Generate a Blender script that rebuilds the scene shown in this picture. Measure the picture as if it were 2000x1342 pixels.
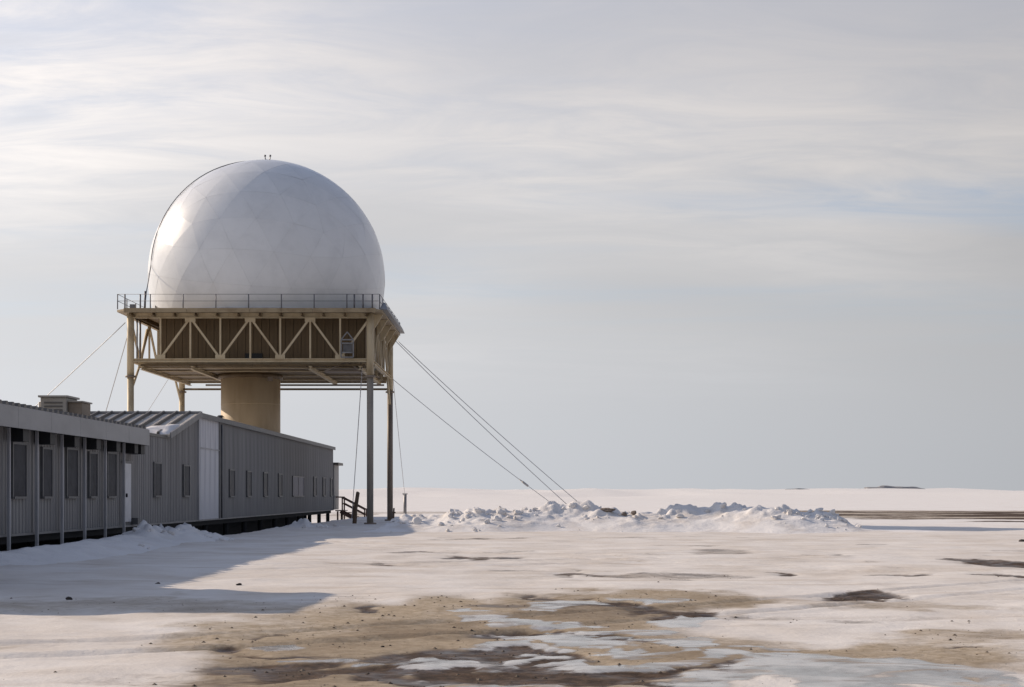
import bpy, bmesh, math, random
import numpy as np
from mathutils import Vector, Matrix, noise as mnoise

for o in list(bpy.data.objects):
    bpy.data.objects.remove(o, do_unlink=True)
SC = bpy.context.scene
COL = SC.collection
rnd = random.Random(7)
PI = math.pi
F = 3056.0          # focal length in photograph pixels (2000 wide)
EYE = 1.7           # camera height

# ------------------------------------------------------------------ camera
cam = bpy.data.cameras.new('camera')
cam.sensor_width = 36.0
cam.lens = F / 2000.0 * 36.0
cam.shift_x = -0.0095
cam.shift_y = 0.148
cam.clip_start = 0.1
cam.clip_end = 20000.0
cam_o = bpy.data.objects.new('camera', cam)
COL.objects.link(cam_o)
cam_o.location = (0, 0, EYE)
cam_o.rotation_euler = (PI / 2, 0, 0)
SC.camera = cam_o

# ------------------------------------------------------------------ sun, sky, exposure
SUN_AZ, SUN_EL = math.radians(-62.0), math.radians(26.7)
SUN_DIR = Vector((math.sin(SUN_AZ) * math.cos(SUN_EL), math.cos(SUN_AZ) * math.cos(SUN_EL), math.sin(SUN_EL)))
sun = bpy.data.lights.new('sun', 'SUN')
sun.energy = 4.15
sun.angle = math.radians(0.6)
sun.color = (1.0, 0.82, 0.635)
sun_o = bpy.data.objects.new('sun', sun)
COL.objects.link(sun_o)
sun_o.rotation_euler = SUN_DIR.to_track_quat('Z', 'Y').to_euler()
sun_o.location = (-40, 20, 40)

world = bpy.data.worlds.new('World')
SC.world = world
world.use_nodes = True


class NT:
    """small helper that writes node trees"""
    def __init__(self, tree):
        self.t = tree

    def n(self, kind, **kw):
        nd = self.t.nodes.new(kind)
        for k, v in kw.items():
            setattr(nd, k, v)
        return nd

    def put(self, sock, v):
        if isinstance(v, bpy.types.NodeSocket):
            self.t.links.new(v, sock)
        elif v is not None:
            sock.default_value = v

    def math(self, op, a, b=None, c=None, clamp=False):
        nd = self.n('ShaderNodeMath', operation=op, use_clamp=clamp)
        self.put(nd.inputs[0], a); self.put(nd.inputs[1], b); self.put(nd.inputs[2], c)
        return nd.outputs[0]

    def vmath(self, op, a, b=None):
        nd = self.n('ShaderNodeVectorMath', operation=op)
        self.put(nd.inputs[0], a); self.put(nd.inputs[1], b)
        return nd.outputs['Value'] if op in ('DOT_PRODUCT', 'LENGTH') else nd.outputs[0]

    def mix(self, f, a, b):
        nd = self.n('ShaderNodeMix', data_type='RGBA')
        self.put(nd.inputs[0], f); self.put(nd.inputs[6], a); self.put(nd.inputs[7], b)
        return nd.outputs[2]

    def noise(self, vec, scale, detail=4.0, rough=0.55, dist=0.0):
        nd = self.n('ShaderNodeTexNoise')
        self.put(nd.inputs['Vector'], vec)
        nd.inputs['Scale'].default_value = scale
        nd.inputs['Detail'].default_value = detail
        nd.inputs['Roughness'].default_value = rough
        nd.inputs['Distortion'].default_value = dist
        return nd.outputs['Fac']

    def ramp(self, v, lo, hi, a=0.0, b=1.0):
        nd = self.n('ShaderNodeMapRange', interpolation_type='SMOOTHSTEP')
        self.put(nd.inputs[0], v)
        nd.inputs[1].default_value = lo; nd.inputs[2].default_value = hi
        nd.inputs[3].default_value = a; nd.inputs[4].default_value = b
        return nd.outputs[0]

    def mapping(self, vec, scale=(1, 1, 1), rot=(0, 0, 0), loc=(0, 0, 0)):
        nd = self.n('ShaderNodeMapping')
        self.put(nd.inputs[0], vec)
        nd.inputs['Scale'].default_value = scale
        nd.inputs['Rotation'].default_value = rot
        nd.inputs['Location'].default_value = loc
        return nd.outputs[0]


w = NT(world.node_tree)
bg = world.node_tree.nodes['Background']
bg.inputs[1].default_value = 0.13
sky = w.n('ShaderNodeTexSky', sky_type='NISHITA')
sky.sun_disc = False
sky.sun_elevation = SUN_EL
sky.sun_rotation = SUN_AZ
sky.air_density = 1.0
sky.dust_density = 0.5
sky.ozone_density = 5.0
d = w.n('ShaderNodeTexCoord').outputs['Generated']
sep = w.n('ShaderNodeSeparateXYZ'); w.put(sep.inputs[0], d)
zz = w.math('MAXIMUM', sep.outputs[2], 0.0)
den = w.math('ADD', zz, 0.10)
comb = w.n('ShaderNodeCombineXYZ')
w.put(comb.inputs[0], w.math('DIVIDE', sep.outputs[0], den))
w.put(comb.inputs[1], w.math('DIVIDE', sep.outputs[1], den))
pl = comb.outputs[0]
# thin high cloud sheet: streaks, ripples and a broad density change, seen through more air near the horizon
streak = w.noise(w.mapping(pl, (0.30, 1.1, 1.0), (0, 0, 0.16), (36.93, 31.84, 0)), 1.0, 6.0, 0.55, 0.5)
ripple = w.noise(w.mapping(pl, (2.2, 5.0, 1.0), (0, 0, -0.35), (34.05, 3.35, 0)), 1.0, 7.0, 0.62, 0.9)
broad = w.noise(w.mapping(pl, (0.34, 0.34, 1.0), (0, 0, 0), (6.85, 31.89, 0)), 1.0, 2.0, 0.5)
tau = w.math('MULTIPLY_ADD', w.ramp(streak, 0.31, 0.62), 0.165, 0.088)
tau = w.math('MULTIPLY_ADD', w.math('MULTIPLY', w.ramp(ripple, 0.36, 0.72), w.ramp(broad, 0.40, 0.62)), 0.20, tau)
path = w.math('DIVIDE', tau, w.math('POWER', w.math('ADD', zz, 0.05), 1.5))
cov = w.math('SUBTRACT', 1.0, w.math('POWER', 2.718, w.math('MULTIPLY', path, -1.0)))
cosg = w.vmath('DOT_PRODUCT', d, tuple(SUN_DIR))
ph = w.math('POWER', w.math('ADD', cosg, 1.0), 1.5)
lum = w.math('MULTIPLY_ADD', ph, 2.05, 1.18)
lum = w.math('MULTIPLY', lum, w.math('MULTIPLY_ADD', w.math('MULTIPLY', w.math('SUBTRACT', w.math('MULTIPLY', ripple, w.ramp(broad, 0.38, 0.62)), 0.25), w.ramp(zz, 0.03, 0.20)), 0.62, 1.06))
lum = w.math('MULTIPLY', lum, w.ramp(zz, 0.0, 0.30, 0.94, 1.05))
warm = w.ramp(zz, 0.0, 0.30)
ccol = w.mix(warm, (0.955, 0.985, 1.04, 1), (1.07, 0.985, 0.915, 1))
vm = w.n('ShaderNodeVectorMath', operation='SCALE')
w.put(vm.inputs[0], ccol); w.put(vm.inputs['Scale'], lum)
w.put(bg.inputs[0], w.mix(cov, sky.outputs[0], vm.outputs[0]))

SC.view_settings.view_transform = 'Standard'
SC.view_settings.look = 'None'
SC.view_settings.gamma = 1.0
SC.view_settings.exposure = 0.0
SC.view_settings.use_curve_mapping = False
SC.render.engine = 'CYCLES'
SC.cycles.use_denoising = True
SC.cycles.max_bounces = 6

# ------------------------------------------------------------------ helpers
def tag(o, label=None, cat=None, group=None, kind=None):
    if label: o['label'] = label
    if cat: o['category'] = cat
    if group: o['group'] = group
    if kind: o['kind'] = kind
    return o


def thing(name, loc, label, cat, group=None):
    o = bpy.data.objects.new(name, None)
    o.empty_display_size = 0.3
    COL.objects.link(o)
    o.location = loc
    return tag(o, label, cat, group)


def wloc(o):
    v = Vector((0, 0, 0))
    while o is not None:
        v += o.location
        o = o.parent
    return v


def adopt(o, parent):
    """child of parent while its mesh keeps world coordinates"""
    if parent is not None:
        o.parent = parent
        if parent.type == 'EMPTY':
            o.matrix_parent_inverse = Matrix.Translation(-parent.location)
    return o


class MB:
    def __init__(self):
        self.v = []; self.f = []

    def add(self, vs, fs):
        b = len(self.v)
        self.v += [tuple(p) for p in vs]
        self.f += [tuple(i + b for i in q) for q in fs]
        return self

    def box(self, x0, x1, y0, y1, z0, z1):
        vs = [(x, y, z) for z in (z0, z1) for y in (y0, y1) for x in (x0, x1)]
        fs = [(0, 2, 3, 1), (4, 5, 7, 6), (0, 1, 5, 4), (2, 6, 7, 3), (0, 4, 6, 2), (1, 3, 7, 5)]
        return self.add(vs, fs)

    def hexa(self, bot, top):
        fs = [(3, 2, 1, 0), (4, 5, 6, 7)] + [(i, (i + 1) % 4, (i + 1) % 4 + 4, i + 4) for i in range(4)]
        return self.add(list(bot) + list(top), fs)

    def bar(self, a, b, wd, ht=None, up=(0, 0, 1)):
        """rectangular section member between two points"""
        ht = ht or wd
        a = Vector(a); b = Vector(b); t = (b - a).normalized()
        u = Vector(up)
        if abs(t.dot(u)) > 0.95: u = Vector((0, 1, 0))
        s = t.cross(u).normalized() * wd / 2
        n = s.cross(t).normalized() * ht / 2
        ring = lambda p: [p - s - n, p + s - n, p + s + n, p - s + n]
        return self.hexa(ring(a), ring(b))

    def ibeam(self, a, b, wd, ht, tk=0.03, up=(0, 0, 1)):
        a = Vector(a); b = Vector(b); t = (b - a).normalized()
        u = Vector(up)
        if abs(t.dot(u)) > 0.95: u = Vector((0, 1, 0))
        s = t.cross(u).normalized(); n = s.cross(t).normalized()
        self.bar(a + n * (ht / 2 - tk / 2), b + n * (ht / 2 - tk / 2), wd, tk, up)
        self.bar(a - n * (ht / 2 - tk / 2), b - n * (ht / 2 - tk / 2), wd, tk, up)
        return self.bar(a, b, tk, ht - 2 * tk, up)

    def tube(self, pts, r, n=8, r1=None, cap=True):
        pts = [Vector(p) for p in pts]
        rings = []
        b = len(self.v)
        for i, p in enumerate(pts):
            t = (pts[min(i + 1, len(pts) - 1)] - pts[max(i - 1, 0)]).normalized()
            u = Vector((0, 0, 1)) if abs(t.z) < 0.95 else Vector((0, 1, 0))
            s = t.cross(u).normalized(); q = s.cross(t)
            rr = r if r1 is None else r + (r1 - r) * i / (len(pts) - 1)
            for k in range(n):
                a = 2 * PI * k / n
                self.v.append(tuple(p + s * math.cos(a) * rr + q * math.sin(a) * rr))
        for i in range(len(pts) - 1):
            for k in range(n):
                self.f.append((b + i * n + k, b + i * n + (k + 1) % n, b + (i + 1) * n + (k + 1) % n, b + (i + 1) * n + k))
        if cap:
            self.f.append(tuple(b + k for k in range(n))[::-1])
            self.f.append(tuple(b + (len(pts) - 1) * n + k for k in range(n)))
        return self

    def mesh(self, name, m, smooth=False, bevel=0.0):
        me = bpy.data.meshes.new(name)
        me.from_pydata(self.v, [], self.f)
        bm = bmesh.new(); bm.from_mesh(me)
        bmesh.ops.recalc_face_normals(bm, faces=bm.faces)
        if bevel:
            bmesh.ops.bevel(bm, geom=list(bm.edges), offset=bevel, segments=1, affect='EDGES')
        bm.to_mesh(me); bm.free()
        me.materials.append(m)
        if smooth:
            me.shade_smooth()
        return me

    def build(self, name, m, parent=None, smooth=False, bevel=0.0):
        o = bpy.data.objects.new(name, self.mesh(name, m, smooth, bevel))
        COL.objects.link(o)
        return adopt(o, parent)


def G(px, py, z=0.0):
    """ground point of the photograph's pixel: used only to read off sizes and places in metres"""
    Y = F * (EYE - z) / (py - 967.0)
    return ((px - 1019.0) * Y / F, Y)


def fbm2(x, y, octv=4, seed=0, gain=0.5):
    x = np.asarray(x, float); y = np.asarray(y, float)
    out = np.zeros(np.broadcast(x, y).shape); amp = 1.0; tot = 0.0
    for k in range(octv):
        xi = np.floor(x).astype(np.int64); yi = np.floor(y).astype(np.int64)
        fx = x - xi; fy = y - yi
        fx = fx * fx * (3 - 2 * fx); fy = fy * fy * (3 - 2 * fy)
        def h(i, j):
            n = (i * 374761393 + j * 668265263 + (seed + k) * 1442695041) & 0xffffffff
            n = ((n ^ (n >> 13)) * 1274126177) & 0xffffffff
            return ((n ^ (n >> 16)) & 0xffff) / 65535.0
        v = (h(xi, yi) * (1 - fx) + h(xi + 1, yi) * fx) * (1 - fy) + (h(xi, yi + 1) * (1 - fx) + h(xi + 1, yi + 1) * fx) * fy
        out += amp * v; tot += amp
        amp *= gain; x = x * 2.03 + 17.1; y = y * 2.03 - 9.7
    return out / tot


def sst(a, b, x):
    t = np.clip((np.asarray(x, float) - a) / (b - a), 0, 1)
    return t * t * (3 - 2 * t)

# ------------------------------------------------------------------ materials
def principled(name):
    m = bpy.data.materials.new(name)
    m.use_nodes = True
    t = NT(m.node_tree)
    return m, t, m.node_tree.nodes['Principled BSDF']


def mat(name, col, rough=0.6, metal=0.0, var=0.25, scale=3.0, stretch=(1, 1, 1), bump=0.0, bscale=20.0, col2=None, edge=(0.35, 0.7), rand=0.0, spec=0.5, ior=1.5):
    m, t, p = principled(name)
    co = t.n('ShaderNodeTexCoord').outputs['Object']
    v = t.mapping(co, stretch)
    nz = t.noise(v, scale, 6.0, 0.6, 0.3)
    c = tuple(col) + (1,)
    c2 = tuple(col2) + (1,) if col2 else tuple(x * (1 - var) for x in col) + (1,)
    out = t.mix(t.ramp(nz, *edge), c, c2)
    if rand:
        oi = t.n('ShaderNodeObjectInfo')
        k = t.math('MULTIPLY_ADD', oi.outputs['Random'], rand, 1.0 - rand / 2)
        sc = t.n('ShaderNodeVectorMath', operation='SCALE')
        t.put(sc.inputs[0], out); t.put(sc.inputs['Scale'], k)
        out = sc.outputs[0]
    t.put(p.inputs['Base Color'], out)
    p.inputs['Roughness'].default_value = rough
    p.inputs['Metallic'].default_value = metal
    p.inputs['IOR'].default_value = ior
    p.inputs['Specular IOR Level'].default_value = spec
    if bump:
        b = t.n('ShaderNodeBump'); b.inputs['Strength'].default_value = bump; b.inputs['Distance'].default_value = 0.02
        t.put(b.inputs['Height'], t.noise(co, bscale, 4.0))
        t.put(p.inputs['Normal'], b.outputs[0])
    return m


M = {}
M['beige'] = mat('beige_paint', (0.54, 0.45, 0.30), 0.55, var=0.3, scale=2.2, stretch=(1, 1, 0.4), col2=(0.36, 0.265, 0.15), edge=(0.45, 0.8))
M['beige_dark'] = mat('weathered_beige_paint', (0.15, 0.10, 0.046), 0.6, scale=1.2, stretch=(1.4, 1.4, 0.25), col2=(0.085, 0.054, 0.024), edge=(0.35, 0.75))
M['column'] = mat('column_paint', (0.56, 0.44, 0.285), 0.6, scale=0.9, stretch=(1.6, 1.6, 0.3), col2=(0.47, 0.355, 0.22), edge=(0.35, 0.75))
M['deck_edge'] = mat('deck_edge_paint', (0.34, 0.27, 0.17), 0.6, scale=1.5, col2=(0.22, 0.16, 0.09), edge=(0.4, 0.75))
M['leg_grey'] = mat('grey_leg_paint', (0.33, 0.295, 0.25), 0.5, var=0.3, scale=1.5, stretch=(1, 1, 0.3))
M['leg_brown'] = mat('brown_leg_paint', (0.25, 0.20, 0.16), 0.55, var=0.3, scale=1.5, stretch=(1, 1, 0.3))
M['steel'] = mat('galvanised_steel', (0.26, 0.26, 0.27), 0.5, 0.4, scale=6)
M['dark_steel'] = mat('dark_rail_steel', (0.15, 0.15, 0.17), 0.5, 0.3, scale=6)
M['cable'] = mat('guy_wire_steel', (0.55, 0.55, 0.56), 0.5, 0.2, scale=9)
M['radome'] = mat('radome_fibreglass', (0.775, 0.795, 0.81), 0.30, var=0.10, scale=0.9, rand=0.05, col2=(0.71, 0.73, 0.745), edge=(0.4, 0.75), spec=0.5)
M['radome_seam'] = mat('radome_seam', (0.66, 0.66, 0.66), 0.5, scale=2)
M['siding'] = mat('grey_metal_siding', (0.27, 0.264, 0.262), 0.5, 0.0, scale=1.0, stretch=(2.5, 2.5, 0.22), col2=(0.205, 0.20, 0.20), edge=(0.35, 0.7), rand=0.12, spec=0.25)
M['siding_light'] = mat('pale_metal_siding', (0.70, 0.70, 0.72), 0.5, 0.0, scale=1.2, stretch=(3, 3, 0.2), col2=(0.54, 0.54, 0.57), edge=(0.35, 0.7), rand=0.1, spec=0.3)
M['fascia'] = mat('fascia_metal', (0.33, 0.33, 0.335), 0.5, 0.0, scale=0.9, stretch=(1, 0.4, 1), col2=(0.26, 0.26, 0.265), edge=(0.35, 0.7))
M['trim'] = mat('post_paint', (0.42, 0.42, 0.44), 0.5, scale=2, stretch=(1, 1, 0.3))
M['black'] = mat('black_bracket_paint', (0.012, 0.012, 0.014), 0.6, scale=3)
M['crawl'] = mat('crawl_black', (0.014, 0.014, 0.016), 0.9, scale=1.5)  # near-black colour stands in for the shade under the floor
M['roof'] = mat('roof_metal', (0.52, 0.48, 0.42), 0.5, 0.0, scale=1.5, stretch=(2, 0.5, 1), col2=(0.40, 0.365, 0.31), edge=(0.35, 0.7), rand=0.15)
M['roof_rib'] = mat('roof_rib_metal', (0.13, 0.12, 0.11), 0.5, scale=2)
M['glass'] = mat('window_glass', (0.085, 0.086, 0.094), 0.25, scale=2, spec=0.5, ior=1.04)
M['glass_blue'] = mat('blinded_window_glass', (0.13, 0.13, 0.17), 0.3, scale=2, spec=0.5, ior=1.06)
M['frame'] = mat('window_frame', (0.12, 0.12, 0.125), 0.5, scale=3)
M['door'] = mat('pale_door_paint', (0.66, 0.66, 0.68), 0.5, scale=1.5, col2=(0.55, 0.55, 0.57))
M['hvac'] = mat('rooftop_unit_paint', (0.40, 0.38, 0.34), 0.5, scale=2, col2=(0.32, 0.29, 0.25))
M['hvac_brown'] = mat('rooftop_unit_brown', (0.27, 0.22, 0.17), 0.55, scale=2)
M['wood'] = mat('weathered_wood', (0.16, 0.11, 0.075), 0.8, scale=3, stretch=(4, 4, 0.6), col2=(0.09, 0.06, 0.04), bump=0.4, bscale=12)
M['red_wood'] = mat('stair_wood', (0.15, 0.085, 0.065), 0.8, scale=3, stretch=(3, 3, 1), col2=(0.09, 0.05, 0.04))
M['dirt'] = mat('dirt_clod', (0.15, 0.12, 0.10), 0.95, scale=5, bump=0.8, bscale=9, col2=(0.24, 0.20, 0.17))
M['stone'] = mat('dark_stone', (0.05, 0.042, 0.038), 0.9, scale=8, bump=0.6, bscale=18)
M['outcrop'] = mat('hazed_rock', (0.30, 0.30, 0.31), 0.95, scale=0.05, col2=(0.55, 0.55, 0.56), edge=(0.45, 0.65))  # distance haze is mixed into this paler rock colour
M['concrete'] = mat('anchor_concrete', (0.13, 0.115, 0.10), 0.9, scale=4, bump=0.5, bscale=14)


def snow_mat(name, dirt=0.25, bscale=3.0, bs=0.35):
    m, t, p = principled(name)
    pos = t.n('ShaderNodeNewGeometry').outputs['Position']
    n1 = t.noise(pos, 0.55, 6, 0.6)
    c = t.mix(t.ramp(n1, 0.42, 0.75, 0.0, dirt), (0.80, 0.785, 0.775, 1), (0.52, 0.45, 0.38, 1))
    t.put(p.inputs['Base Color'], c)
    p.inputs['Roughness'].default_value = 0.75
    p.inputs['Specular IOR Level'].default_value = 0.15
    b = t.n('ShaderNodeBump'); b.inputs['Strength'].default_value = bs; b.inputs['Distance'].default_value = 0.12
    t.put(b.inputs['Height'], t.noise(pos, bscale, 6, 0.6))
    t.put(p.inputs['Normal'], b.outputs[0])
    return m


M['snow'] = snow_mat('clean_snow', 0.25)
M['snow_bank'] = snow_mat('ploughed_snow', 0.55, 2.2, 0.5)


def ground_mat():
    m, t, p = principled('snowy_ground')
    pos = t.n('ShaderNodeNewGeometry').outputs['Position']
    at = t.n('ShaderNodeAttribute', attribute_name='surf')
    sp = t.n('ShaderNodeSeparateColor'); t.put(sp.inputs[0], at.outputs['Color'])
    A_tan, A_mud, A_ice = sp.outputs[0], sp.outputs[1], sp.outputs[2]
    nb = t.noise(pos, 0.35, 5, 0.6, 0.4)
    n1 = t.noise(pos, 1.3, 6, 0.62, 0.5)
    n2 = t.noise(pos, 7.0, 5, 0.6, 0.2)
    n3 = t.noise(pos, 28.0, 3, 0.6)
    # wheel tracks and sweep marks drawn out across the yard
    st = t.noise(t.mapping(pos, (0.16, 1.0, 1.0), (0, 0, 0.10)), 1.2, 5, 0.6, 0.3)
    br = t.noise(t.mapping(pos, (0.42, 0.9, 1.0), (0, 0, -0.35)), 1.5, 5, 0.6, 1.2)
    jit = t.math('ADD', t.math('MULTIPLY', t.math('SUBTRACT', n1, 0.5), 0.95), t.math('MULTIPLY', t.math('SUBTRACT', n2, 0.5), 0.45))
    tanv = t.math('ADD', A_tan, t.math('MULTIPLY', jit, 0.7))
    tan_f = t.ramp(tanv, 0.15, 0.95)
    mud_f = t.ramp(t.math('ADD', A_mud, jit), 0.26, 0.86)
    ice_f = t.math('MULTIPLY', t.ramp(t.math('ADD', A_ice, t.math('MULTIPLY', jit, 1.5)), 0.36, 0.74), t.ramp(br, 0.30, 0.50))
    snow = t.mix(t.ramp(nb, 0.35, 0.7), (0.77, 0.735, 0.695, 1), (0.66, 0.605, 0.545, 1))
    yard = t.n('ShaderNodeSeparateXYZ'); t.put(yard.inputs[0], pos)
    snow = t.mix(t.ramp(yard.outputs[1], 68, 100), snow, (0.82, 0.80, 0.78, 1))
    snow = t.mix(t.ramp(st, 0.52, 0.74, 0.0, 0.75), snow, (0.50, 0.43, 0.36, 1))
    tan_c = t.mix(t.ramp(n2, 0.35, 0.7), (0.45, 0.37, 0.27, 1), (0.32, 0.255, 0.175, 1))
    tan_c = t.mix(t.ramp(n3, 0.62, 0.72, 0.0, 0.5), tan_c, (0.16, 0.12, 0.09, 1))
    mud_c = t.mix(t.ramp(n2, 0.4, 0.65), (0.050, 0.032, 0.021, 1), (0.11, 0.072, 0.046, 1))
    ice_c = t.mix(t.ramp(n1, 0.4, 0.62), (0.22, 0.215, 0.21, 1), (0.50, 0.485, 0.47, 1))
    tan_c = t.mix(t.ramp(nb, 0.40, 0.68, 0.0, 0.75), tan_c, (0.21, 0.155, 0.10, 1))
    c = t.mix(tan_f, snow, tan_c)
    c = t.mix(mud_f, c, mud_c)
    c = t.mix(ice_f, c, ice_c)
    t.put(p.inputs['Base Color'], c)
    wet = t.math('MAXIMUM', t.math('MULTIPLY', mud_f, t.ramp(n1, 0.42, 0.66, 0.0, 0.8)), ice_f)
    wet = t.math('MULTIPLY', wet, t.ramp(yard.outputs[1], 45, 75, 1.0, 0.0))
    r = t.math('MULTIPLY_ADD', wet, -0.50, 0.75)
    r = t.math('MULTIPLY_ADD', t.math('MULTIPLY', ice_f, t.ramp(n2, 0.3, 0.7)), -0.16, r)
    t.put(p.inputs['Roughness'], r)
    t.put(p.inputs['Specular IOR Level'], t.math('MULTIPLY_ADD', wet, 0.22, 0.12))
    hgt = t.math('ADD', t.math('MULTIPLY', n1, 0.5), t.math('ADD', t.math('MULTIPLY', n2, 0.20), t.math('MULTIPLY', n3, 0.05)))
    b = t.n('ShaderNodeBump'); b.inputs['Distance'].default_value = 0.10
    t.put(b.inputs['Strength'], t.math('MULTIPLY_ADD', ice_f, -0.42, 0.50))
    t.put(b.inputs['Height'], hgt)
    t.put(p.inputs['Normal'], b.outputs[0])
    return m


M['ground'] = ground_mat()

# ------------------------------------------------------------------ ground: one sheet to the horizon
XW = -14.6            # building wall plane
def axis(lo, hi, segs):
    a = [lo]
    for end, st in segs:
        while a[-1] < end - 1e-6:
            a.append(min(end, a[-1] + st))
    return np.array(a)

def grow(a0, end, st, k):
    out = []
    while a0 < end:
        st *= k; a0 += st; out.append(a0)
    return out

xs = axis(-24, 30, [(-18, 0.4), (-12, 0.2), (11, 0.14), (18, 0.2), (30, 0.35)])
xs = np.concatenate([[-v for v in grow(24, 4500, 0.5, 1.16)][::-1], xs, grow(30, 4500, 0.4, 1.16)])
ys = axis(11, 165, [(34, 0.11), (60, 0.2), (100, 0.3), (165, 0.7)])
ys = np.concatenate([[11 - v for v in grow(0, 60, 0.3, 1.4)][::-1], ys, grow(165, 9000, 0.8, 1.07)])
GX, GY = np.meshgrid(xs, ys)


def ground_h(X, Y):
    h = (fbm2(X * 0.16, Y * 0.16, 3, 1) - 0.5) * 0.12
    fine = (fbm2(X * 1.1, Y * 1.1, 4, 5) - 0.5) * 0.07 * sst(400, 60, Y)
    h = h + fine
    # drift of thrown snow along the foot of the building
    along = sst(24, 30, Y) * sst(120, 100, Y)
    prof = np.exp(-((X + 12.3) / 1.6) ** 2)
    lump = fbm2(X * 1.2, Y * 0.55, 4, 11) + 0.5 * np.abs(fbm2(X * 2.6, Y * 1.7, 3, 13) - 0.5)
    amp = 0.10 * sst(66, 58, Y) + 0.03
    h = h + along * prof * (amp * 0.35 + amp * 1.5 * np.clip(lump - 0.48, 0, 1))
    broad = np.exp(-((X + 11.0) / 3.6) ** 2) * sst(20, 34, Y) * sst(68, 50, Y)
    h = h + broad * 0.06
    # hollow under and beyond the building
    h = h - 0.50 * sst(-12.5, -13.6, X) * sst(58, 66, Y) * sst(170, 130, Y) * sst(-40, -24, X)
    # tundra rising far off
    far = sst(240, 2600, Y)
    h = h + far * (7.2 + 4.2 * (fbm2(X * 0.0016, Y * 0.0016, 3, 21) - 0.45) * 2)
    h = h + sst(500, 1500, Y) * 13.0 * (fbm2(X * 0.0042, Y * 0.002, 4, 25, 0.55) - 0.5) * 2
    h = h - far * 4.0 * sst(-200, -600, X)
    h = h + sst(150, 600, Y) * (fbm2(X * 0.012, Y * 0.012, 3, 23) - 0.5) * 1.0
    return h


HZ = ground_h(GX, GY)


def gz(x, y):
    return float(ground_h(np.array([[x]]), np.array([[y]]))[0, 0])


WX = GX + 1.6 * (fbm2(GX * 0.7, GY * 0.35, 4, 81) - 0.5) + 0.5 * (fbm2(GX * 2.6, GY * 1.6, 3, 83) - 0.5)
WY = GY + 4.2 * (fbm2(GX * 0.8 + 40, GY * 0.38, 4, 85) - 0.5) + 1.3 * (fbm2(GX * 3.0, GY * 1.5, 3, 87) - 0.5)


def blobs(lst):
    """soft patches on the ground; each is (x, y, half width, half depth, strength) in metres"""
    out = np.zeros_like(GX)
    for (cx, cy, rx, ry, s) in lst:
        dd = ((WX - cx) / rx) ** 2 + ((WY - cy) / ry) ** 2
        out = np.maximum(out, s * np.clip(1.35 - dd * 0.70, 0, 1))
    return out


def P(px, py, rx, ry, s=1.0):
    x, y = G(px, py)
    return (x, y, rx * y / F, ry * y * y / (F * EYE), s)


TAN = [P(330, 1182, 420, 20, 0.55), P(900, 1265, 560, 75), P(950, 1195, 420, 34, 0.9), P(620, 1225, 260, 26, 0.8), P(1650, 1290, 460, 40, 0.85), P(1900, 1240, 260, 26, 0.7),  # first patch lies along the cross wing's shadow tongue, deepening that shade by colour
       P(1250, 1170, 260, 16, 0.9), P(800, 1340, 500, 60), P(1700, 1178, 260, 10, 0.55), P(1130, 1120, 260, 10, 0.35), P(900, 1092, 200, 8, 0.3),
       P(1650, 1112, 400, 8, 0.3), P(200, 1262, 330, 5, 0.45)]
MUD = [P(1000, 1305, 330, 7), P(1080, 1248, 120, 4), P(700, 1335, 220, 8), P(1250, 1305, 200, 6), P(520, 1254, 48, 12), P(713, 1182, 36, 8, 0.9), P(580, 1286, 90, 7), P(930, 1287, 240, 13), P(1021, 1232, 150, 12), P(1197, 1238, 80, 6),
       P(1192, 1180, 80, 6), P(1318, 1192, 58, 8), P(1115, 1163, 42, 5), P(785, 1322, 340, 13), P(1140, 1322, 300, 11), P(609, 1314, 60, 8),
       P(1675, 1160, 105, 5.5), P(1985, 1104, 70, 8), P(1965, 1124, 48, 6), P(1945, 1275, 62, 5, 0.9), P(1512, 1115, 26, 2.6, 0.9), P(930, 1090, 60, 3, 0.8),
       P(1130, 1118, 58, 3, 0.85), P(810, 1103, 55, 2.5, 0.75), P(820, 1079, 22, 3, 0.75), P(1790, 1122, 45, 2.6, 0.75), P(1600, 1085, 40, 2, 0.7),
       P(1900, 1096, 60, 3, 0.75), P(590, 1231, 25, 3, 0.7), P(1440, 1270, 60, 3, 0.6)]
ICE = [P(1110, 1236, 210, 3.0), P(1240, 1262, 130, 3.2), P(1420, 1262, 110, 3.0, 0.9), P(930, 1312, 230, 3.0), P(965, 1192, 55, 9), P(1010, 1207, 90, 6), P(1120, 1178, 60, 7, 0.9), P(1080, 1252, 150, 9), P(1010, 1272, 110, 6), P(1190, 1222, 120, 4.5), P(1330, 1204, 58, 8),
       P(1325, 1248, 40, 20), P(1335, 1284, 110, 9), P(632, 1256, 48, 13), P(1180, 1296, 140, 6), P(860, 1302, 200, 5), P(960, 1341, 160, 6), P(680, 1300, 90, 4),
       P(1640, 1318, 260, 22), P(1480, 1290, 120, 6, 0.8), P(1250, 1170, 60, 4, 0.9), P(1850, 1335, 200, 14)]
tanA = blobs(TAN)
tanA *= 1 - 0.95 * blobs([P(1520, 1202, 170, 24), P(150, 1310, 230, 60), P(1900, 1200, 200, 14), P(1350, 1135, 250, 14)])
tanA = np.maximum(tanA, 0.18 * (GY < 70))
mudA = blobs(MUD)
iceA = blobs(ICE)
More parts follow.
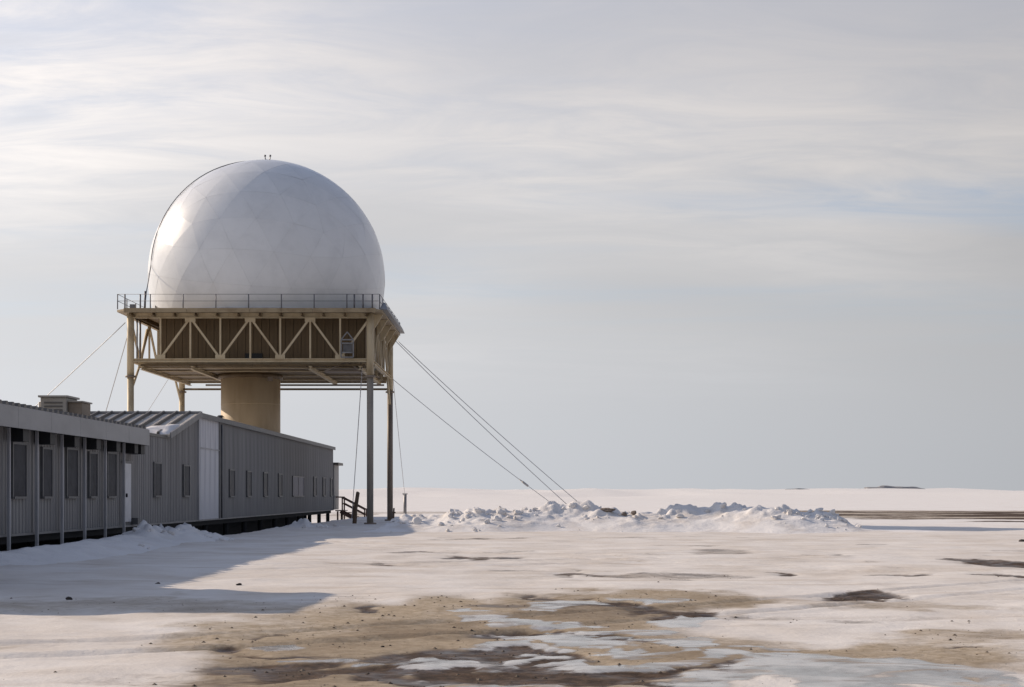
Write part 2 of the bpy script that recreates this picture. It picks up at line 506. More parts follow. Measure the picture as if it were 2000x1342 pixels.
# bare brown tundra strips beyond the ploughed bank
wob = 18 * (fbm2(GX * 0.03, GY * 0.0, 2, 31) - 0.5)
band = sst(103, 112, GY + wob) * sst(182, 160, GY + wob) * sst(20, 27, GX) * sst(900, 500, GX)
band2 = np.exp(-((GY - 101) / 3.0) ** 2) * sst(27, 31, GX) * sst(200, 100, GX)
bl = np.exp(-((GY - 150) / 14.0) ** 2) * sst(-25, -16, GX) * sst(12, 0, GX) * 0.8
gap = fbm2(GX * 0.10, GY * 0.22, 3, 41)
mudA = np.maximum(mudA, np.maximum(band, np.maximum(band2, bl)) * np.clip(0.66 + 3.4 * (gap - 0.47), 0, 1))
tanA = np.maximum(tanA, np.maximum(band, bl) * 0.7)
# small thaw spots scattered over the yard
spot = fbm2(GX * 0.33, GY * 0.42, 3, 51)
mudA = np.maximum(mudA, sst(0.62, 0.80, spot) * 0.55 * sst(75, 60, GY) * sst(-9, -3, GX))
def track(pts, gauge=1.6):
    global HZ, tanA
    for side in (-gauge / 2, gauge / 2):
        best = np.full(GX.shape, 9.0)
        for (x0, y0), (x1, y1) in zip(pts[:-1], pts[1:]):
            dx, dy = x1 - x0, y1 - y0; L = math.hypot(dx, dy)
            ox, oy = -dy / L * side, dx / L * side
            tt = np.clip(((GX - x0 - ox) * dx + (GY - y0 - oy) * dy) / (L * L), 0, 1)
            best = np.minimum(best, np.hypot(GX - x0 - ox - tt * dx, GY - y0 - oy - tt * dy))
        g = np.exp(-(best / 0.17) ** 2); rim = np.exp(-((best - 0.30) / 0.10) ** 2)
        fade = 0.45 + 0.75 * fbm2(GX * 0.4, GY * 0.4, 2, 99)
        HZ = HZ - 0.045 * g * fade + 0.022 * rim * fade
        tanA = np.maximum(tanA, 0.52 * g * fade)


curve = lambda f, a, b, n=14: [f(a + (b - a) * k / n) for k in range(n + 1)]
track(curve(lambda t_: (-9.5 + t_ * 0.55 + 0.9 * math.sin(t_ * 0.12), 14.5 + t_ * 0.42), 0, 40))
track(curve(lambda t_: (14 - t_ * 0.62 - 1.5 * math.sin(t_ * 0.10), 30 + t_ * 0.75), 0, 44))
track(curve(lambda t_: (-7 + t_ * 0.8, 36 + 5 * math.sin(t_ * 0.09)), 0, 36), 1.7)
HZ = HZ - 0.035 * np.clip(mudA, 0, 1) * (GY < 60)
HZ = HZ * (1 - 0.7 * np.clip(iceA, 0, 1))

ny, nx = GX.shape
me = bpy.data.meshes.new('ground')
co = np.stack([GX, GY, HZ], -1).reshape(-1, 3).astype(np.float32)
idx = np.arange(nx * ny).reshape(ny, nx)
quads = np.stack([idx[:-1, :-1], idx[:-1, 1:], idx[1:, 1:], idx[1:, :-1]], -1).reshape(-1, 4).astype(np.int32)
me.vertices.add(len(co)); me.vertices.foreach_set('co', co.ravel())
me.loops.add(quads.size); me.loops.foreach_set('vertex_index', quads.ravel())
me.polygons.add(len(quads))
me.polygons.foreach_set('loop_start', np.arange(0, quads.size, 4, dtype=np.int32))
me.polygons.foreach_set('loop_total', np.full(len(quads), 4, np.int32))
me.update(calc_edges=True)
me.shade_smooth()
ca = me.color_attributes.new('surf', 'FLOAT_COLOR', 'POINT')
rgba = np.stack([tanA, mudA, iceA, np.ones_like(tanA)], -1).reshape(-1).astype(np.float32)
ca.data.foreach_set('color', rgba)
me.materials.append(M['ground'])
ground = bpy.data.objects.new('ground', me)
COL.objects.link(ground)
tag(ground, 'snow covered yard and tundra with muddy thaw patches and ice', kind='structure')

# ------------------------------------------------------------------ ploughed snow bank
bx = np.arange(-7.5, 19.5, 0.11)
by = np.arange(-5.4, 3.2, 0.11)
BX, BV = np.meshgrid(bx, by)
BY = 76.0 + BV + 1.2 * np.sin(BX * 0.21 + 1.0) + 0.6 * np.sin(BX * 0.9)
crest = 0.50 + 0.42 * sst(-5, -3.2, BX) * sst(16.6, 14.8, BX) + 0.15 * np.sin(BX * 0.7 + 0.4)
crest = crest * sst(-7.4, -5.6, BX) * (0.12 + 0.88 * sst(16.6, 15.0, BX))
crest *= sst(19.4, 17.5, BX)
hump = np.where(BV > 0, np.clip(1 - np.abs(BV / 2.7) ** 1.8, 0, 1), np.clip(1 + BV / 5.2, 0, 1) ** 1.5)
l1 = fbm2(BX * 0.75, BY * 0.75, 3, 61)
l2 = fbm2(BX * 1.9, BY * 1.9, 3, 67)
l3 = np.abs(fbm2(BX * 1.3, BY * 1.3, 2, 71) - 0.5) * 2
hh = crest * hump * (0.78 + 0.50 * l1) + hump * hump * sst(0.05, 0.5, crest) * (0.42 * np.clip(l2 - 0.45, 0, 1) * 2 - 0.14 * l3)
hh = hh - 0.10 * np.clip(1 - hump * 3, 0, 1)
bz = ground_h(BX, BY) + hh
vv = np.stack([BX, BY, bz], -1).reshape(-1, 3)
ii = np.arange(BX.size).reshape(BX.shape)
mb = MB()
mb.v = [tuple(p) for p in vv.tolist()]
mb.f = np.stack([ii[:-1, :-1], ii[:-1, 1:], ii[1:, 1:], ii[1:, :-1]], -1).reshape(-1, 4).tolist()
bank = mb.build('snow_bank', M['snow_bank'], None, smooth=True)
tag(bank, 'long lumpy bank of ploughed snow across the yard', kind='structure')


def bank_z(x, v):
    i = int(np.clip(round((x - bx[0]) / 0.11), 0, len(bx) - 1)); j = int(np.clip(round((v - by[0]) / 0.11), 0, len(by) - 1))
    return float(BY[j, i]), float(bz[j, i])


def lump_mesh(name, m, seed, flat=0.8, jag=0.45, sub=2):
    bm = bmesh.new()
    bmesh.ops.create_icosphere(bm, subdivisions=sub, radius=1.0)
    off = Vector((seed * 7.3, seed * 3.1, seed * 1.7))
    for v in bm.verts:
        k = 1 + jag * mnoise.noise(v.co * 1.1 + off) + jag * 0.45 * mnoise.noise(v.co * 2.7 + off)
        v.co = Vector((v.co.x * k, v.co.y * k, v.co.z * k * flat))
        # broken faces: clip against a few planes
    for q in range(5):
        nrm = Vector((mnoise.noise(off + Vector((q, 1, 0))), mnoise.noise(off + Vector((q, 5, 0))), mnoise.noise(off + Vector((q, 9, 0))))).normalized()
        for v in bm.verts:
            e = v.co.dot(nrm) - 0.62
            if e > 0: v.co -= nrm * e
    mee = bpy.data.meshes.new(name); bm.to_mesh(mee); bm.free()
    mee.materials.append(m)
    return mee


blk = [lump_mesh('snow_block', M['snow_bank'], s, 0.8, 0.5, 2) for s in range(1, 8)]
for k in range(150):
    x = rnd.uniform(-6.3, 16.2)
    if k < 34: x = rnd.uniform(-3.9, 0.2)
    elif k > 125: x = rnd.uniform(12.5, 16.0)
    v = rnd.gauss(-0.3, 0.8) if k % 4 else rnd.uniform(-4.2, 0)
    v = max(-4.6, min(1.8, v))
    y, z = bank_z(x, v)
    s = rnd.uniform(0.05, 0.22) * (0.75 if abs(v) > 1.4 else 1.0)
    o = bpy.data.objects.new('snow_block', blk[k % 7])
    COL.objects.link(o); o.parent = bank
    o.location = (x, y, z + s * 0.25)
    o.scale = (s * rnd.uniform(0.8, 1.4), s * rnd.uniform(0.8, 1.3), s * rnd.uniform(0.7, 1.3))
    o.rotation_euler = (rnd.uniform(-0.6, 0.6), rnd.uniform(-0.6, 0.6), rnd.uniform(0, 6.28))

# lumpy thrown snow along the foot of the building
ay = np.arange(33.0, 97.0, 0.13)
au = np.arange(-1.7, 2.2, 0.11)
AY, AU = np.meshgrid(ay, au)
AX = -12.1 + AU + 0.35 * np.sin(AY * 0.33) + 0.02 * (AY - 60)
smooth_ = 0.30 * sst(60, 50, AY)
amp = 0.36 * np.exp(-((AY - 55.5) / 4.2) ** 2) + 0.22 * np.exp(-((AY - 84.0) / 3.6) ** 2)
cut_ = sst(60, 64, AY) * sst(81, 77, AY) + sst(88, 91, AY)
edge_ = sst(33, 37, AY) * sst(97, 92, AY)
ah = np.where(AU < 0, np.clip(1 - (AU / 1.6) ** 2, 0, 1), np.clip(1 - AU / 2.1, 0, 1) ** 1.3)
a1 = fbm2(AX * 1.1, AY * 1.1, 3, 91); a2 = fbm2(AX * 3.2, AY * 3.2, 3, 93)
az_ = ground_h(AX, AY) - 0.06 - 0.12 * cut_ + ah * edge_ * (smooth_ * (0.85 + 0.3 * a1) + amp * (0.15 + 1.0 * a1) + ah * np.clip(a2 - 0.46, 0, 1) * 1.1 * sst(0.03, 0.3, amp) + 0.10 * ah * (a2 - 0.5))
ii = np.arange(AX.size).reshape(AX.shape)
mb = MB()
mb.v = [tuple(p) for p in np.stack([AX, AY, az_], -1).reshape(-1, 3).tolist()]
mb.f = np.stack([ii[:-1, :-1], ii[:-1, 1:], ii[1:, 1:], ii[1:, :-1]], -1).reshape(-1, 4).tolist()
drift = mb.build('snow_drift', M['snow'], None, smooth=True)
tag(drift, 'lumpy drift of thrown snow along the foot of the grey building', kind='structure')
for k in range(70):
    j = rnd.randrange(4, len(au) - 4); i = rnd.randrange(20, len(ay) - 20)
    if amp[j, i] < 0.12 and k % 4: continue
    s = rnd.uniform(0.05, 0.17)
    o = bpy.data.objects.new('snow_block', blk[k % 7]); COL.objects.link(o); o.parent = drift
    o.location = (AX[j, i], AY[j, i], az_[j, i] + s * 0.3)
    o.scale = (s * 1.2, s, s * rnd.uniform(0.7, 1.2)); o.rotation_euler = (rnd.uniform(-0.5, 0.5), rnd.uniform(-0.5, 0.5), rnd.uniform(0, 6))

# ------------------------------------------------------------------ station building
FLOOR = 0.57
YA, YE = 31.2, 121.0       # near end of the long wing, far end
Y1, Y2, Y3 = 58.7, 64.5, 70.4   # end of fascia, foot and head of the sloping roof
YL = 75.1                  # end of the pale panels
ZF, ZT = 4.17, 5.32        # low roof, tall roof
XB = -19.7                 # back wall
bld = thing('station_building', (XW - 2.5, 75, 0), 'long dark grey metal station building raised on piles under the radar tower', 'building')

# inner body that closes the volume behind the siding
mb = MB()
mb.box(XB, XW - 0.03, YA, Y2, FLOOR + 0.02, 4.02)
mb.box(XB, XW - 0.03, Y3, YE, FLOOR + 0.02, ZT - 0.05)
mb.hexa([(XB, Y2, FLOOR + 0.02), (XW - 0.03, Y2, FLOOR + 0.02), (XW - 0.03, Y3, FLOOR + 0.02), (XB, Y3, FLOOR + 0.02)],
        [(XB, Y2, 4.02), (XW - 0.03, Y2, 4.02), (XW - 0.03, Y3, 5.20), (XB, Y3, 5.20)])
mb.build('wall_body', M['siding'], bld)


def panel_mesh(h, wdt=1.2, h2=None, m=None):
    """ribbed siding sheet: local x out of the wall, y along it, z up; h and h2 are the heights of its two ends"""
    h2 = h if h2 is None else h2
    prof = [(0.0, 0.0)]
    n = 4
    p = wdt / n
    for k in range(n):
        y0 = k * p
        prof += [(0.0, y0 + p * 0.55), (0.026, y0 + p * 0.65), (0.026, y0 + p * 0.85), (0.0, y0 + p * 0.95)]
    prof += [(0.0, wdt - 0.012)]
    b = MB()
    top = lambda y: h + (h2 - h) * y / wdt
    vs = [(x, y, 0.0) for x, y in prof] + [(x, y, top(y)) for x, y in prof]
    c = len(prof)
    b.add(vs, [(i, i + 1, c + i + 1, c + i) for i in range(c - 1)])
    return b.mesh('wall_panel', m or M['siding'])


def put_panel(mesh, y, name='wall_panel'):
    o = bpy.data.objects.new(name, mesh)
    COL.objects.link(o); o.parent = bld
    o.location = Vector((XW, y, FLOOR)) - bld.location
    return o


nA = 23
wA = (Y1 - YA) / nA
pm = panel_mesh(3.45, wA)
for k in range(nA): put_panel(pm, YA + k * wA)
nB = 5
wB = (Y2 - Y1) / nB
pm = panel_mesh(ZF - 0.12 - FLOOR, wB)
for k in range(nB): put_panel(pm, Y1 + k * wB)
nC = 5
wC = (Y3 - Y2) / nC
for k in range(nC):
    z0 = ZF - 0.12 + (ZT - ZF) * k / nC; z1 = ZF - 0.12 + (ZT - ZF) * (k + 1) / nC
    put_panel(panel_mesh(z0 - FLOOR, wC, z1 - FLOOR), Y2 + k * wC)
nD = 4
wD = (YL - Y3) / nD
pm = panel_mesh(ZT - 0.08 - FLOOR, wD, None, M['siding_light'])
for k in range(nD):
    o = put_panel(pm, Y3 + k * wD); o['label'] = 'pale grey siding sheet'
    o.location.x += 0.035
nE = 38
wE = (YE - YL) / nE
pm = panel_mesh(ZT - 0.08 - FLOOR, wE)
for k in range(nE): put_panel(pm, YL + k * wE)
# horizontal lap joint on the pale sheets, base flashing, corner trims
MB().box(XW + 0.03, XW + 0.095, Y3, YL, 3.82, 3.87).build('lap_strip', M['trim'], bld)
MB().box(XW - 0.02, XW + 0.06, YA, YE, FLOOR - 0.05, FLOOR + 0.02).build('base_flashing', M['siding'], bld)
MB().box(XW - 0.02, XW + 0.10, Y3 - 0.08, Y3 + 0.06, FLOOR, ZT - 0.08).build('corner_trim', M['trim'], bld)
MB().box(XW - 0.02, XW + 0.10, YL - 0.02, YL + 0.10, FLOOR, ZT - 0.08).build('corner_trim', M['frame'], bld)

# roofs
mb = MB()
mb.box(XB - 0.3, XW + 0.58, YA, Y1, 4.02, ZF)
for k in range(int((Y1 - YA) / 0.52)):
    y = YA + 0.2 + k * 0.52
    mb.hexa([(XB - 0.28, y, ZF - 0.01), (XW + 0.64, y, ZF - 0.01), (XW + 0.64, y + 0.26, ZF - 0.01), (XB - 0.28, y + 0.26, ZF - 0.01)],
            [(XB - 0.28, y + 0.07, ZF + 0.09), (XW + 0.64, y + 0.07, ZF + 0.09), (XW + 0.64, y + 0.19, ZF + 0.09), (XB - 0.28, y + 0.19, ZF + 0.09)])
mb.build('low_roof', M['roof_rib'], bld)
MB().box(XB - 0.2, XW + 0.06, Y1 + 0.01, Y2 + 0.3, 4.03, ZF - 0.03).build('link_roof', M['roof_rib'], bld)
nF = 9
for k in range(nF):
    y0 = YA + (Y1 - YA) * k / nF; y1 = YA + (Y1 - YA) * (k + 1) / nF - 0.015
    MB().box(XW + 0.585, XW + 0.64, y0, y1, 3.56, ZF - 0.015).build('fascia_board', M['fascia'], bld)
MB().box(XW + 0.02, XW + 0.58, YA, Y1 - 0.02, 3.93, 4.015).build('eave_soffit', M['siding'], bld)
MB().box(XW + 0.02, XW + 0.60, Y1 - 0.06, Y1, 3.56, 4.015).build('eave_end', M['fascia'], bld)
# sloping roof that steps up to the tall part: one pan and one raised rib after another
nR = 9
wR = (XW + 0.16 - XB) / nR
dz = (ZT + 0.06) - (ZF + 0.02)
for k in range(nR):
    x0 = XB + k * wR
    b0, b1 = ZF + 0.02, ZT + 0.06
    ya, yb = Y2 - 0.25, Y3 + 0.02
    MB().hexa([(x0, ya, b0 - 0.10), (x0 + wR - 0.01, ya, b0 - 0.10), (x0 + wR - 0.01, yb, b1 - 0.10), (x0, yb, b1 - 0.10)],
              [(x0, ya, b0), (x0 + wR - 0.01, ya, b0), (x0 + wR - 0.01, yb, b1), (x0, yb, b1)]).build('roof_panel', M['roof'], bld)
    MB().hexa([(x0 + 0.02, ya, b0 + 0.003), (x0 + 0.15, ya, b0 + 0.003), (x0 + 0.15, yb, b1 + 0.003), (x0 + 0.02, yb, b1 + 0.003)],
              [(x0 + 0.05, ya, b0 + 0.12), (x0 + 0.12, ya, b0 + 0.12), (x0 + 0.12, yb, b1 + 0.12), (x0 + 0.05, yb, b1 + 0.12)]).build('roof_rib', M['roof_rib'], bld)
MB().hexa([(XW + 0.165, Y2 - 0.3, ZF - 0.14), (XW + 0.225, Y2 - 0.3, ZF - 0.14), (XW + 0.225, Y3 + 0.05, ZT - 0.10), (XW + 0.165, Y3 + 0.05, ZT - 0.10)],
          [(XW + 0.165, Y2 - 0.3, ZF + 0.10), (XW + 0.225, Y2 - 0.3, ZF + 0.10), (XW + 0.225, Y3 + 0.05, ZT + 0.14), (XW + 0.165, Y3 + 0.05, ZT + 0.14)]).build('rake_trim', M['siding'], bld)
MB().box(XB - 0.2, XW + 0.12, Y3 + 0.03, YE + 0.15, ZT - 0.06, ZT + 0.06).build('tall_roof', M['roof_rib'], bld)
MB().box(XW + 0.125, XW + 0.18, Y3 + 0.06, YE + 0.2, ZT - 0.14, ZT + 0.09).build('eave_trim', M['frame'], bld)
MB().box(XB - 0.1, XW + 0.16, Y3 - 0.08, Y3 + 0.2, ZT + 0.065, ZT + 0.15).build('ridge_cap', M['fascia'], bld)

# posts under the low eave with black rafter brackets over them
for k in range(11):
    y = 56.8 - 2.55 * k
    if y < YA + 0.3: break
    b = y + 0.30
    MB().box(XW + 0.12, XW + 0.20, y - 0.05, y + 0.05, -0.25, 3.60).build('eave_post', M['trim'], bld)
    MB().box(XW + 0.06, XW + 0.50, b - 0.10, b + 0.42, 3.22, 3.92).build('rafter_bracket', M['black'], bld)
MB().box(XW + 0.06, XW + 0.50, Y1 - 0.75, Y1 - 0.2, 3.22, 3.92).build('rafter_bracket', M['black'], bld)


def window(yc, wd, z0, z1, pm='glass', mullion=False, fm='frame'):
    o = MB()
    x0, x1 = XW + 0.0, XW + 0.085
    t = 0.07
    o.box(x0, x1, yc - wd / 2 - t, yc - wd / 2, z0 - t, z1 + t)
    o.box(x0, x1, yc + wd / 2, yc + wd / 2 + t, z0 - t, z1 + t)
    o.box(x0, x1, yc - wd / 2, yc + wd / 2, z1, z1 + t)
    o.box(x0, x1 + 0.03, yc - wd / 2, yc + wd / 2, z0 - t, z0)
    f = o.build('window', M[fm], bld)
    ps = [(yc - wd / 2, yc + wd / 2)]
    if mullion:
        MB().box(x0, x1 - 0.01, yc - 0.04, yc + 0.04, z0, z1).build('mullion', M[fm], f)
        ps = [(yc - wd / 2, yc - 0.04), (yc + 0.04, yc + wd / 2)]
    for a, b in ps:
        MB().box(XW + 0.048, XW + 0.062, a, b, z0, z1).build('pane', M[pm], f)
    return f


for yc in (45.3, 50.6, 55.5):
    window(yc, 1.15, 1.66, 3.16)
for yc in (47.95, 53.1):
    window(yc, 0.9, 1.66, 3.10)
for yc in (39.8, 42.5):
    window(yc, 1.0, 1.66, 3.12)
for yc in (62.5, 67.9):
    window(yc, 1.15, 1.68, 2.95)
for yc in (78.6, 83.5, 88.9, 94.3, 110.1, 115.2, 119.6):
    window(yc, 1.25, 1.66, 2.93)
window(101.9, 5.0, 1.66, 2.85, 'glass_blue', True)
# pale door at the end of the low wing
d = MB().box(XW + 0.05, XW + 0.11, 57.15, 58.05, 0.72, 2.86).build('door', M['door'], bld)
MB().box(XW + 0.111, XW + 0.17, 57.26, 57.32, 1.62, 1.76).build('door_handle', M['black'], d)
MB().box(XW + 0.04, XW + 0.13, 57.05, 58.15, 2.865, 2.95).build('door_head', M['frame'], d)
MB().box(XW + 0.06, XW + 0.30, 58.3, 58.7, 0.60, 0.85).build('meter_box', M['frame'], bld)

# piles, floor beams and black screens added to keep the crawl space dark
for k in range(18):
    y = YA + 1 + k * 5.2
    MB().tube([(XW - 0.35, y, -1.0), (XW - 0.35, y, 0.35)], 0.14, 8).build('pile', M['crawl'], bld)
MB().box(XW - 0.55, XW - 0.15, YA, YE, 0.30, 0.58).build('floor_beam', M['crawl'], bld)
MB().box(XB + 0.3, XB + 0.5, YA, YE - 1.5, -0.9, 0.58).build('crawl_screen', M['crawl'], bld)
MB().box(XB + 0.5, XW - 1.6, YE - 3.2, YE - 3.0, -0.9, 0.58).build('crawl_screen', M['crawl'], bld)
MB().box(XW - 1.5, XW - 1.4, YA, YE - 6, -0.9, 0.58).build('crawl_screen', M['crawl'], bld)
# lower end porch and its flat cap
MB().box(XB + 0.6, XW + 0.10, YE, YE + 3.0, FLOOR, 4.02).build('end_porch', M['siding'], bld)
MB().box(XB + 0.5, XW + 0.42, YE + 0.01, YE + 3.2, 4.025, 4.22).build('porch_roof', M['roof_rib'], bld)
# near cross wing, out of the picture on the left; its shadow lies across the yard
MB().box(XB, -11.0, 26.7, YA - 0.01, FLOOR - 0.3, 4.05).build('cross_wing', M['siding'], bld)
MB().box(XB - 0.2, -10.85, 26.6, YA + 0.05, 4.06, 4.32).build('cross_wing_roof', M['roof_rib'], bld)
MB().box(XB + 0.2, -11.2, 26.9, YA - 0.2, -0.6, FLOOR - 0.305).build('crawl_screen', M['crawl'], bld)
# gutter pipe at the foot of the tall part
MB().tube([(XW + 0.14, YL + 0.3, 5.1), (XW + 0.14, YL + 0.3, 0.6)], 0.05, 8).build('downpipe', M['frame'], bld, True)

# snow lying on the roofs
def snow_sheet(name, pts, thick, label, lumps=0.5, seed=3):
    """soft slab of snow over a quad given as (a,b,c,d) corners"""
    a, b, c, dd = [Vector(p) for p in pts]
    n = 14; mbb = MB(); top = []; 
    for j in range(n + 1):
        for i in range(n + 1):
            u, v = i / n, j / n
            p = a.lerp(b, u).lerp(dd.lerp(c, u), v)
            e = min(u, 1 - u, v, 1 - v) * n
            k = min(1, e / 2.0) ** 0.6
            z = thick * k * (1 - lumps * 0.5 + lumps * mnoise.noise(Vector((p.x * 1.4, p.y * 1.4, seed))))
            mbb.v.append((p.x, p.y, p.z + z - (0.02 if e == 0 else 0)))
    for j in range(n):
        for i in range(n):
            q = j * (n + 1) + i
            mbb.f.append((q, q + 1, q + n + 2, q + n + 1))
    o = mbb.build(name, M['snow'], None, True)
    return tag(o, label, 'snow')


sl = (ZT - ZF + 0.04) / (Y3 - Y2 + 0.27)
zr = lambda y: ZF + 0.02 + sl * (y - Y2 + 0.25)
snow_sheet('roof_snow', [(XW - 2.0, Y2 - 0.25, zr(Y2 - 0.25)), (XW + 0.12, Y2 - 0.25, zr(Y2 - 0.25)), (XW + 0.12, Y2 + 2.2, zr(Y2 + 2.2)), (XW - 0.8, Y2 + 1.0, zr(Y2 + 1.0))],
           0.20, 'white snow lying in the foot of the sloping ribbed roof')
snow_sheet('roof_snow', [(XW - 2.5, YL + 2.5, ZT + 0.065), (XW + 0.1, YL + 2.5, ZT + 0.065), (XW + 0.1, YL + 26, ZT + 0.065), (XW - 2.5, YL + 26, ZT + 0.065)],
           0.14, 'thin snow along the edge of the tall flat roof before the column', 0.8, 9)

# small black vent cowl on the roof edge
vt = thing('roof_vent', (XW - 0.1, YL + 1.2, ZT), 'small black vent cowl on the roof edge above the pale panels', 'vent')
MB().tube([(XW - 0.1, YL + 1.2, ZT + 0.06), (XW - 0.1, YL + 1.2, ZT + 0.17)], 0.11, 10).build('vent_pipe', M['black'], vt, True)
MB().tube([(XW - 0.1, YL + 1.2, ZT + 0.17), (XW - 0.1, YL + 1.2, ZT + 0.20), (XW - 0.1, YL + 1.2, ZT + 0.27)], 0.24, 12, 0.10).build('vent_cap', M['black'], vt, True)

# rooftop unit
hv = thing('rooftop_unit', (-18.0, 60.8, ZF), 'boxy beige ventilation unit on the low roof', 'ventilation unit')
MB().box(-18.55, -17.55, 60.3, 61.8, ZF + 0.25, 5.46).build('cabinet', M['hvac'], hv, bevel=0.02)
MB().box(-18.62, -17.48, 60.22, 61.88, 5.465, 5.54).build('cabinet_lid', M['hvac'], hv)
MB().box(-17.545, -17.0, 60.5, 61.7, ZF + 0.3, 5.28).build('duct_box', M['hvac_brown'], hv, bevel=0.02)
MB().box(-17.60, -16.95, 60.42, 61.78, 5.285, 5.34).build('duct_lid', M['hvac'], hv)
MB().box(-18.5, -16.9, 60.2, 62.0, ZF - 0.05, ZF + 0.245).build('curb', M['roof_rib'], hv)
for q in range(5):
    MB().box(-18.4, -17.7, 60.27, 60.295, ZF + 0.5 + q * 0.14, ZF + 0.56 + q * 0.14).build('louvre', M['roof_rib'], hv)
MB().tube([(-18.75, 60.9, ZF), (-18.75, 60.9, 5.32)], 0.06, 8).build('vent_pipe', M['hvac'], hv, True)

# ------------------------------------------------------------------ radar tower
LX0, LX1, LY0, LY1 = -22.5, -8.72, 90.0, 103.6
ZB, ZTOP = 9.45, 12.02       # bottom chord, top chord
DK = 12.32                   # deck level
CX, CY = -15.75, 97.0
tw = thing('radar_tower', (CX, CY, 0), 'beige steel radar tower platform on four legs with central column', 'tower')
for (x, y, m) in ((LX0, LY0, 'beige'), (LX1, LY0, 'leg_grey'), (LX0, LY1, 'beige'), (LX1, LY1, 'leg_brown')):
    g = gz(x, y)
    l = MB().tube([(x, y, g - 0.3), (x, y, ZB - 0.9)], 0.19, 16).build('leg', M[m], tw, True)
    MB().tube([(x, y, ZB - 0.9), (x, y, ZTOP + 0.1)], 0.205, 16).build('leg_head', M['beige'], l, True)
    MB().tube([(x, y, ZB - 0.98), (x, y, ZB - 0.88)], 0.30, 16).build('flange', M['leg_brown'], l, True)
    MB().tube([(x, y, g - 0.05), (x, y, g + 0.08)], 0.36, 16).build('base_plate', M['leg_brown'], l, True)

# side trusses
def truss(a, b, nb, diags, depth_axis, extra_first=False):
    a = Vector(a); b = Vector(b)
    for z, hgt in ((ZTOP, 0.30), (ZB, 0.20)):
        MB().ibeam((a.x, a.y, z), (b.x, b.y, z), 0.22, hgt, 0.035).build('truss_chord', M['beige'], tw)
    node = lambda k, z: (a.x + (b.x - a.x) * k / nb, a.y + (b.y - a.y) * k / nb, z)
    for k in range(1, nb):
        MB().bar(node(k, ZB + 0.12), node(k, ZTOP - 0.15), 0.10, 0.10).build('truss_vertical', M['beige'], tw)
    for (k0, z0, k1, z1) in diags:
        p = node(k0, ZB + 0.1 if z0 == 0 else ZTOP - 0.12); q = node(k1, ZB + 0.1 if z1 == 0 else ZTOP - 0.12)
        MB().bar(p, q, 0.115, 0.115, up=(0, 1, 0) if depth_axis == 'x' else (1, 0, 0)).build('truss_diagonal', M['beige'], tw)
    for k in range(1, nb, 2):
        x, y, z = node(k, ZB)
        if depth_axis == 'x':
            MB().box(x - 0.28, x + 0.28, y - 0.075, y - 0.05, ZB + 0.05, ZB + 0.32).build('gusset_plate', M['beige'], tw)
    for k in range(2, nb, 2):
        x, y, z = node(k, ZTOP)
        if depth_axis == 'x':
            MB().box(x - 0.30, x + 0.30, y - 0.075, y - 0.05, ZTOP - 0.36, ZTOP - 0.08).build('gusset_plate', M['beige'], tw)


fd = [(1, 0, 2, 1), (2, 1, 3, 0), (3, 0, 4, 1), (4, 1, 5, 0), (5, 0, 6, 1), (6, 1, 7, 0), (7, 0, 8, 1)]
truss((LX0, LY0, 0), (LX1, LY0, 0), 8, fd, 'x')
truss((LX0, LY1, 0), (LX1, LY1, 0), 8, fd, 'x')
sd = [(0, 1, 1, 0), (1, 0, 2, 1), (2, 1, 3, 0), (3, 0, 4, 1), (4, 1, 5, 0), (5, 0, 6, 1)]
truss((LX0, LY0, 0), (LX0, LY1, 0), 6, sd, 'y')
truss((LX1, LY0, 0), (LX1, LY1, 0), 6, sd, 'y')
# knee braces
for x in (LX0, LX1):
    for (y0, y1) in ((LY0, LY0 + 2.3), (LY1, LY1 - 2.3)):
        MB().tube([(x, y0, 7.6), (x, y1, ZB)], 0.075, 8).build('knee_brace', M['beige'], tw, True)
MB().tube([(LX0, LY0 + 2.3, ZB), (LX0, LY0 + 4.0, ZTOP - 0.4)], 0.09, 8).build('knee_brace', M['beige'], tw, True)

# deck: slab, tan edge boards, joists below
ov = 0.72
dx0, dx1, dy0, dy1 = LX0 - ov, LX1 + ov, LY0 - ov, LY1 + ov
c = 1.6
out = [(dx0 + 0.5, dy0), (dx1 - 0.3, dy0), (dx1, dy0 + 0.5), (dx1, dy1 - c), (dx1 - c, dy1), (dx0 + c, dy1), (dx0, dy1 - c), (dx0, dy0 + 0.5)]
n = len(out)
MB().add([(x, y, ZTOP + 0.18) for x, y in out] + [(x, y, DK) for x, y in out],
         [tuple(range(n))[::-1], tuple(range(n, 2 * n))] + [(i, (i + 1) % n, (i + 1) % n + n, i + n) for i in range(n)]).build('deck', M['deck_edge'], tw)
for k in range(12):
    x = dx0 + 0.9 + k * (dx1 - dx0 - 1.8) / 11
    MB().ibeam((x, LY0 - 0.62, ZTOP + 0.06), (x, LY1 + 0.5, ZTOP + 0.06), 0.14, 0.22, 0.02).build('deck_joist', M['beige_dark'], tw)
# edge boards with joints along the front
nb_ = 8
for k in range(nb_):
    x0 = dx0 + 0.52 + k * (dx1 - dx0 - 0.84) / nb_
    MB().box(x0, x0 + (dx1 - dx0 - 0.84) / nb_ - 0.02, dy0 - 0.05, dy0 - 0.003, ZTOP + 0.10, DK + 0.05).build('edge_board', M['deck_edge'], tw)
